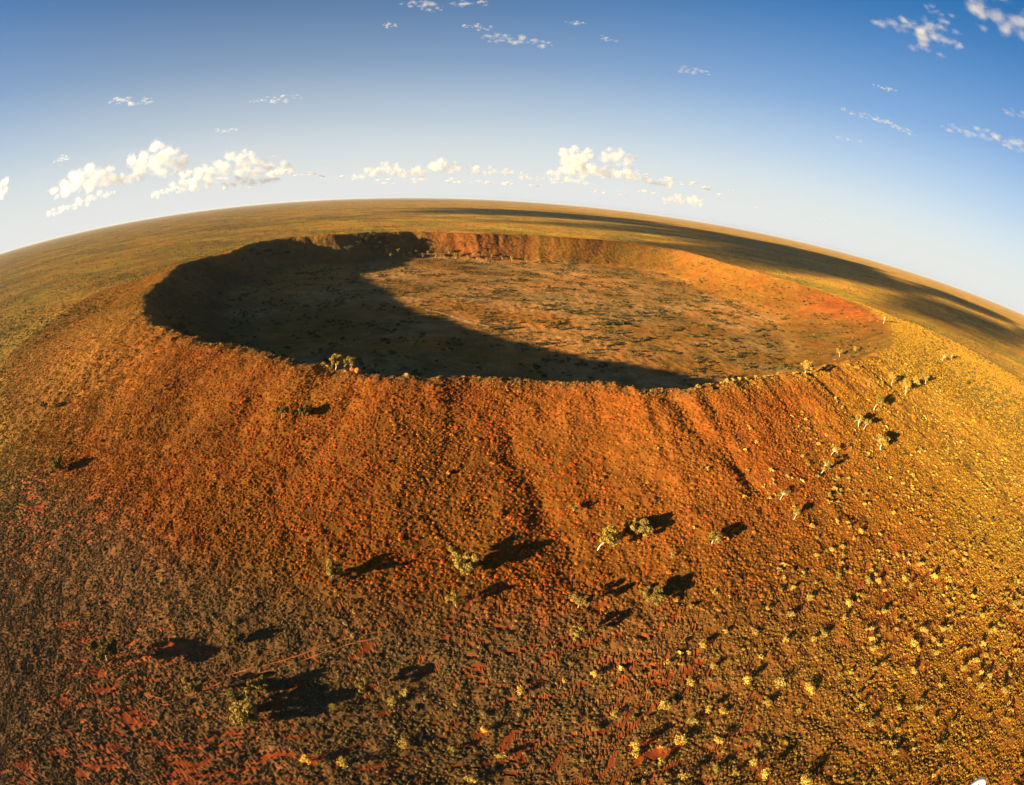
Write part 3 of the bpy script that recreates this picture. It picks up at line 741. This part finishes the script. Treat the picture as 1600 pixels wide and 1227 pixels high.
def rubble():
    n = 26000; a = rng.uniform(-math.pi, math.pi, n); rr = rng.uniform(300, 620, n)
    x = CX0 + rr * np.cos(a); y = CY0 + rr * np.sin(a); z, s, phi, Wo, Wi, so_, si_ = terrain(x, y, True)
    cl = fbm(phi * 40, s / 20, 3, 95)
    k = (s < 4) & (s > -Wi * .75) & (rng.random(n) < np.clip(.12 + 1.3 * cl + .5 * _bump(phi, 112, 25), 0, 1)); x, y, z = x[k], y[k], z[k]; m = len(x)
    sc = np.exp(rng.normal(size=m) * .5) * .95
    print('rubble', m)
    scatter('rock_rubble', np.stack([x, y, z], 1), np.stack([sc * rng.uniform(.7, 1.4, m), sc, sc * rng.uniform(.5, 1, m)], 1), np.stack([x * 0, x * 0, rng.uniform(0, 6.28, m)], 1), np.zeros((m, 3)), RK)
rubble()

# ------------------------------------------------------------------ tracks (draped ribbons)
def ribbon(name, pts, width, mat, off=.06, wob=.15):
    P = [at(*p) for p in pts]; Q = []
    for i in range(len(P) - 1):
        n = max(2, int((P[i + 1] - P[i]).length / .8))
        for k in range(n): Q.append(P[i].lerp(P[i + 1], k / n))
    Q.append(P[-1]); Q2 = [Vector((0, 0, 0))] * len(Q)
    for _ in range(3): Q = [Q[0]] + [(Q[i - 1] + Q[i] * 2 + Q[i + 1]) / 4 for i in range(1, len(Q) - 1)] + [Q[-1]]
    return Q
def track(name, pts, gauge, width, mat):
    Q = ribbon(name, pts, width, mat); V = []; Fc = []
    for side in ([-1, 1] if gauge else [0]):
        b0 = len(V)
        for i, q in enumerate(Q):
            t = (Q[min(i + 1, len(Q) - 1)] - Q[max(i - 1, 0)]); n = Vector((-t.y, t.x, 0)).normalized()
            c = q + n * side * gauge / 2; w = width * (1 + .4 * math.sin(i * .37 + side) + .25 * math.sin(i * 1.1))
            for e in (-1, -.5, .5, 1):
                x, y = c.x + n.x * e * w / 2, c.y + n.y * e * w / 2
                V.append((x, y, th(x, y) + (.10 if abs(e) < .9 else -.12)))
        for i in range(len(Q) - 1):
            for k in range(3):
                a = b0 + i * 4 + k; Fc.append((a, a + 4, a + 5, a + 1))
    me = mesh_np(name, V, Fc, mat, True); o = link(name, me); tag(o, kind='structure'); return o
track('wheel_track', [(235, 1092), (262, 1098), (300, 1082), (345, 1062), (400, 1048), (450, 1035), (500, 1017), (545, 1002), (590, 992)], 1.9, .40, M_TRACK)
track('footpath', [(665, 484), (690, 489), (715, 497), (745, 506), (775, 512), (800, 515)], 0, 1.5, M_PATH)

# ------------------------------------------------------------------ aircraft skid just below the camera, lower right corner
def skid():
    d1 = ray(1539, 1216); tip = Vector((0, 0, CAM_H)) + d1 * 2.0
    d2 = ray(1460, 1300); back = Vector((0, 0, CAM_H)) + d2 * 2.05
    ax = (back - tip).normalized()
    root = bpy.data.objects.new('aircraft_skid', None); COL.objects.link(root); root.location = tip
    tag(root, 'white rounded end of an aircraft landing skid poking into the bottom right corner', 'aircraft skid')
    m = simple('white_paint', (.8, .78, .74), 0.35, 0.03, 20, .5); mb = simple('dark_bolt', (.04, .04, .05), .4, .1, 20, .5)
    V = []; Fc = []; pts = []; rad = []
    for i in range(9):
        a = i / 8 * math.pi / 2; pts.append(ax * (.06 * (1 - math.sin(a))) * -1 * 0 + ax * (.055 * (1 - math.cos(a)))); rad.append(max(.001, .036 * math.sin(a)))
    pts += [ax * .12, ax * .3, ax * .8]; rad += [.040, .044, .044]
    tube(V, Fc, pts, rad, 24)
    link('tube', mesh_np('tube', V, Fc, m, True), root)
    nrm = (-d1 - ax * (-d1).dot(ax)).normalized()
    V = []; Fc = []; c = ax * .030 + nrm * .024
    tube(V, Fc, [tuple(c), tuple(c + nrm * .009)], [.006, .006], 10)
    link('bolt', mesh_np('bolt', V, Fc, mb, True), root)
skid()

# ------------------------------------------------------------------ clouds
def cloud_mat(name, dens):
    b = NT(name); v = b.n('VolumePrincipled'); v.inputs['Color'].default_value = (.985, .985, .985, 1); v.inputs['Anisotropy'].default_value = .3
    v.inputs['Density'].default_value = dens
    return b.out(None, v.outputs[0])
def soft_mat(name, balls, dens, size, erode, edge, stretch=(1, 1, 1)):
    """density rises from nothing at the skin of the union of the puffs to full inside, eaten into by noise"""
    b = NT(name); tc = b.n('TexCoord'); P = tc.outputs['Object']; dmin = None
    for c, r, sq in balls:
        a = b.n('VectorMath'); a.operation = 'SUBTRACT'; b.l(P, a.inputs[0]); a.inputs[1].default_value = tuple(c)
        m = b.n('VectorMath'); m.operation = 'MULTIPLY'; b.l(a.outputs[0], m.inputs[0]); m.inputs[1].default_value = (1 / r, 1 / r, 1 / (r * sq))
        l = b.n('VectorMath'); l.operation = 'LENGTH'; b.l(m.outputs[0], l.inputs[0])
        dmin = l.outputs['Value'] if dmin is None else b.math('SMOOTH_MIN', dmin, l.outputs['Value'], .30)
    sv = b.n('VectorMath'); sv.operation = 'MULTIPLY'; b.l(P, sv.inputs[0]); sv.inputs[1].default_value = stretch
    nz = b.noise(sv.outputs[0], 1.0 / size, 5, .62)
    nz2 = b.math('MULTIPLY', b.math('SUBTRACT', nz, .5), erode)
    f = b.math('ADD', b.math('SUBTRACT', 1.0, dmin), nz2)          # >0 inside
    f = b.math('SUBTRACT', f, erode * .12)
    mr = b.n('MapRange'); mr.interpolation_type = 'SMOOTHSTEP'; b.l(f, mr.inputs[0]); mr.inputs[1].default_value = 0.0; mr.inputs[2].default_value = edge
    mr.inputs[3].default_value = 0; mr.inputs[4].default_value = dens
    v = b.n('VolumePrincipled'); v.inputs['Color'].default_value = (.96, .965, .975, 1); v.inputs['Anisotropy'].default_value = .3
    b.l(mr.outputs[0], v.inputs['Density'])
    return b.out(None, v.outputs[0])
def puff_mesh(balls, voxel, mat, grow=1.0):
    import bmesh
    bm = bmesh.new()
    for c, r, sq in balls:
        bmesh.ops.create_icosphere(bm, subdivisions=2, radius=1, matrix=Matrix.Translation(c) @ Matrix.Diagonal((r * grow, r * grow, r * sq * grow, 1)))
    me = bpy.data.meshes.new('cloud_src'); bm.to_mesh(me); bm.free()
    o = bpy.data.objects.new('cloud_src', me); COL.objects.link(o)
    md = o.modifiers.new('r', 'REMESH'); md.mode = 'VOXEL'; md.voxel_size = voxel
    dg = bpy.context.evaluated_depsgraph_get(); dg.update()
    out = bpy.data.meshes.new_from_object(o.evaluated_get(dg)); bpy.data.objects.remove(o); bpy.data.meshes.remove(me)
    out.materials.clear(); out.materials.append(mat); out.name = 'cloud'
    return out
def at_alt(px, py, dist):
    d = ray(px, py); h = math.hypot(d.x, d.y); return Vector((d.x, d.y, d.z)) * (dist / h) + Vector((0, 0, CAM_H))
def cloud(balls_px, dist, label, group=None, seed=0, tau=2.9, puffs=6, erode=2.1, edge=1.2, flat=.8, depth=1.0, size=.55, stretch=(1, 1, 1), k0=1.35, base=True):
    """balls_px: photo spots and radii; the cloud is built of puffs around them at its distance, and is as deep as wide"""
    r = random.Random(seed); B = []; Rm = 0
    zb = min(at_alt(px, py, dist).z - rp / FPX * dist * .8 for px, py, rp in balls_px)
    n = max(2, min(puffs, 44 // len(balls_px)))
    for px, py, rp in balls_px:
        c = at_alt(px, py, dist); R = rp / FPX * dist * k0; Rm += R / len(balls_px)
        dirh = Vector((c.x, c.y, 0)).normalized(); side = Vector((-dirh.y, dirh.x, 0))
        B.append((c + dirh * r.uniform(-.5, .5) * R * depth, R * (.85 if flat > .5 else .6), flat))
        for _ in range(n):
            a = r.uniform(-.5, math.pi + .5); q = r.uniform(.45, 1.05); k = r.uniform(.4, .8)
            p = c + side * math.cos(a) * q * R * 1.15 + Vector((0, 0, math.sin(a) * q * R * (flat + .1))) + dirh * r.uniform(-1, 1) * R * depth
            if base: p.z = max(p.z, zb + R * k * .5)
            B.append((p, R * k, flat if flat < .6 else r.uniform(.7, 1)))
    ctr = sum((b_[0] for b_ in B), Vector()) / len(B)
    L = [(b_[0] - ctr, b_[1], b_[2]) for b_ in B]
    me = puff_mesh(L, Rm * .22, soft_mat('cloud', L, tau / Rm, Rm * size, erode, edge, stretch), 1.0 + erode * .10)
    o = link('cloud', me, None, ctr); tag(o, label, 'cloud', group); return o
HG = 'cumulus along the horizon'
cloud([(100, 303, 12), (118, 293, 16), (140, 288, 18), (162, 284, 16), (180, 280, 12)], 14000, 'left end of the cumulus bank, a low heap of white puffs', HG, 1)
cloud([(205, 277, 14), (222, 268, 17), (240, 252, 17), (256, 238, 13), (268, 252, 16), (284, 262, 12), (255, 268, 14)], 14000, 'tallest cumulus tower at the left, peaking above the bank', HG, 2)
cloud([(285, 284, 11), (303, 284, 15), (320, 278, 10), (300, 293, 10)], 12500, 'small bright cumulus in front of the tall tower, to its right', HG, 3)
cloud([(330, 266, 15), (352, 258, 15), (376, 250, 14), (400, 252, 14), (425, 256, 12), (445, 262, 8), (375, 268, 16), (405, 268, 13)], 17000, 'grey-topped broad cumulus right of the tall tower', HG, 4, 2.6, flat=.6)
cloud([(362, 287, 9), (382, 284, 10), (405, 284, 9), (425, 279, 11), (441, 270, 8)], 12500, 'low bright puffs below the broad cumulus', HG, 5)
cloud([(85, 334, 8), (105, 325, 9), (125, 317, 9), (148, 310, 8), (170, 304, 7)], 15000, 'faint low line of puffs under the left end of the bank', HG, 6, 2.0, flat=.6)
cloud([(240, 306, 6), (255, 302, 7), (270, 298, 7), (285, 300, 6)], 15000, 'small faint puffs low under the tall tower', HG, 61, 2.4, flat=.6)
cloud([(565, 276, 9), (582, 272, 9), (598, 266, 11), (614, 270, 10), (632, 272, 9), (648, 271, 8)], 17000, 'rounded cumulus with one raised head over the middle of the horizon', HG, 7)
cloud([(655, 268, 9), (675, 264, 10), (697, 262, 11), (718, 264, 10), (740, 268, 9), (765, 269, 8), (790, 272, 7), (815, 276, 6)], 18000, 'long low cumulus right of the raised head', HG, 8, 3.0, flat=.7)
cloud([(884, 243, 10), (898, 246, 13), (911, 243, 10), (898, 258, 12)], 14000, 'bright square-topped cumulus tower right of centre', HG, 9, 5.0)
cloud([(948, 248, 10), (963, 248, 14), (979, 256, 11)], 15500, 'softer cumulus tower right of the square-topped one', HG, 10, 3.0)
cloud([(870, 274, 11), (892, 268, 14), (915, 268, 15), (940, 270, 14), (965, 272, 14), (990, 276, 12), (1015, 283, 10), (1040, 289, 9)], 16000, 'wide cumulus base spreading right under the two towers', HG, 11, 4.0, flat=.7)
cloud([(865, 285, 8), (888, 286, 9), (912, 288, 8), (840, 281, 7), (820, 279, 6)], 13500, 'thin low strip of cloud left under the square-topped tower', HG, 12, 2.5, flat=.5)
cloud([(1045, 315, 7), (1062, 313, 10), (1080, 315, 9), (1095, 320, 6)], 13500, 'small bright cumulus low on the horizon, far right of the bank', HG, 13)
# flat grey-white layers between and behind the heaps
def layer(pts, dist, label, seed, tau=8.0): cloud(pts, dist, label, 'flat layers of cloud along the horizon', seed, tau, 3, 2.4, 1.1, .3, 1.0, .8, (1, 1, 2.4), 1.6, False)
layer([(445, 268, 10), (475, 272, 9), (505, 276, 8), (535, 279, 7)], 20000, 'thin flat layer of cloud joining the left bank to the middle', 71)
layer([(600, 286, 9), (650, 284, 10), (700, 283, 10), (750, 284, 9), (800, 287, 8), (840, 291, 7)], 20000, 'thin flat layer of cloud under the middle cumulus', 72)
layer([(1010, 276, 8), (1045, 282, 9), (1080, 289, 9), (1110, 296, 8), (1140, 300, 6)], 19000, 'flat grey layer of cloud trailing right from the towers', 73)
layer([(930, 300, 7), (970, 304, 7), (1010, 300, 7), (1120, 306, 6)], 19000, 'low faint layer of cloud under the wide cumulus base', 74)
layer([(300, 272, 12), (340, 285, 11), (390, 292, 9)], 20000, 'grey layer of cloud behind the left bank', 75, 1.6)
layer([(1190, 325, 5), (1230, 332, 5), (1290, 345, 5), (1340, 352, 4)], 20000, 'faint streak of cloud low in the pale sky at the right', 76, 2.0)
cloud([(0, 292, 10), (2, 305, 10)], 13000, 'cloud cut off by the left edge of the picture', None, 14)
WG = 'small high clouds'
def wisp(pts, label, seed, dist=7000, tau=2.2): cloud(pts, dist, label, WG, seed, tau, 6, 2.9, 1.5, .45, .6, .8, (1, 1, 1.8), 2.3, False)
wisp([(1395, 40, 12), (1415, 45, 16), (1440, 52, 18), (1460, 62, 16), (1470, 45, 12), (1448, 78, 10), (1425, 30, 12), (1455, 20, 8), (1470, 22, 8)], 'broken white cloud with ragged edges at the upper right', 21, 6000, 2.8)
wisp([(1560, 15, 20), (1585, 25, 26), (1575, 50, 18), (1597, 60, 18)], 'large white cloud cut off by the top right corner', 22, 6000, 2.8)
wisp([(1545, 215, 10), (1520, 210, 9), (1500, 205, 7), (1570, 225, 10), (1590, 235, 11), (1595, 180, 9), (1480, 200, 5)], 'band of white cloud running to the right edge', 23, 7000)
wisp([(1315, 171, 3), (1335, 178, 4), (1355, 184, 5), (1375, 190, 6), (1395, 198, 6), (1412, 205, 5), (1425, 210, 3)], 'slanting feather of cloud at the right', 24, 8000)
wisp([(1310, 217, 3), (1325, 219, 4), (1345, 222, 3)], 'thin dash of cloud below the slanting feather', 25, 8000)
wisp([(770, 60, 6), (785, 63, 7), (800, 62, 7), (815, 66, 7), (835, 68, 7), (850, 70, 5)], 'wispy white cloud high above the crater centre', 26)
wisp([(640, 5, 5), (655, 8, 7), (672, 14, 7), (688, 16, 4)], 'wispy cloud at the top edge, left of centre', 27)
wisp([(712, 8, 5), (732, 6, 6), (750, 6, 5)], 'small cloud at the top edge, near the centre', 28)
wisp([(730, 43, 4), (745, 42, 5), (757, 44, 4)], 'faint small cloud below those at the top edge', 29)
wisp([(1072, 112, 5), (1085, 113, 6), (1098, 114, 4)], 'lone small oval cloud right of centre', 30)
wisp([(182, 158, 4), (198, 158, 6), (215, 160, 6), (230, 160, 5)], 'small flat cloud in the upper left sky', 31)
wisp([(395, 160, 3), (415, 158, 5), (435, 156, 6), (460, 153, 4)], 'flat streak of cloud right of the small flat one', 32)
wisp([(338, 206, 3), (355, 205, 4), (370, 204, 3)], 'faint dash of cloud above the cumulus bank', 33)
wisp([(1370, 137, 3), (1382, 139, 4), (1394, 141, 3)], 'tiny wisp above the slanting feather', 34)
wisp([(892, 35, 4), (905, 38, 4)], 'tiny faint puff above the wispy cloud, to its right', 35)
wisp([(940, 60, 3), (953, 62, 4)], 'tiny bright puff right of the wispy cloud', 36)
wisp([(90, 252, 3), (98, 250, 5)], 'tiny puff over the left end of the cumulus bank', 37)
wisp([(605, 40, 4), (612, 41, 4)], 'tiny puff above the centre left', 38)

# ------------------------------------------------------------------ broad clouds behind the camera, whose shade lies on the plain
def deck(x, y, z, sx, sy, rz, label, seed):
    r = random.Random(seed); B = []
    for _ in range(20):
        a = r.uniform(0, 6.28); q = math.sqrt(r.random())
        u, v = q * math.cos(a) * sx, q * math.sin(a) * sy
        B.append((Vector((u * math.cos(rz) - v * math.sin(rz), u * math.sin(rz) + v * math.cos(rz), r.uniform(0, 60))), r.uniform(.16, .38) * min(sx, sy), .35))
    me = puff_mesh(B, min(sx, sy) * .06, M_DECK)
    o = link('cloud', me, None, Vector((x, y, z))); tag(o, label, 'cloud', 'clouds shading the plain')
M_DECK = cloud_mat('cloud_deck', .0035)
def shade(px, py, sx, sy, rz, label, seed, alt=1100):
    d = ray(px, py); t = -CAM_H / d.z; g = Vector((d.x * t, d.y * t, 0))
    q = g - sdir * (alt / -sdir.z); deck(q.x, q.y, alt, sx, sy, rz, label, seed)
for q in [(1500, 503, 1500, 420, 'broad cloud behind the camera shading the plain right of the crater', 51, 1300),
          (1405, 457, 1900, 1000, 'broad cloud behind the camera shading the plain beyond the right wall', 52, 1700),
          (1215, 387, 2700, 1900, 'long cloud behind the camera shading the plain at the back right', 53, 2100),
          (1000, 345, 1900, 700, 'long cloud behind the camera shading the plain behind the crater', 54, 2500),
          (790, 331, 2000, 700, 'long cloud behind the camera shading a far band of the plain', 55, 2800),
          (560, 339, 1700, 380, 'narrow cloud behind the camera shading a band at the back left', 56, 2600)]:
    d = ray(q[0], q[1]); shade(q[0], q[1], q[2], q[3], math.atan2(d.y, d.x) - math.pi / 2, q[4], q[5], q[6])

# ------------------------------------------------------------------ thin air haze
def haze():
    b = NT('thin_haze'); v = b.n('VolumePrincipled'); v.inputs['Color'].default_value = (.50, .56, .66, 1); v.inputs['Density'].default_value = 1.4e-5
    v.inputs['Anisotropy'].default_value = 0.0
    m = b.out(None, v.outputs[0]); X = 62000; z0, z1 = -45, 125
    V = [(-X, -X, z0), (X, -X, z0), (X, X, z0), (-X, X, z0), (-X, -X, z1), (X, -X, z1), (X, X, z1), (-X, X, z1)]
    F_ = [(0, 3, 2, 1), (4, 5, 6, 7), (0, 1, 5, 4), (1, 2, 6, 5), (2, 3, 7, 6), (3, 0, 4, 7)]
    o = link('haze', mesh_np('haze', V, F_, m)); tag(o, kind='stuff')
haze()
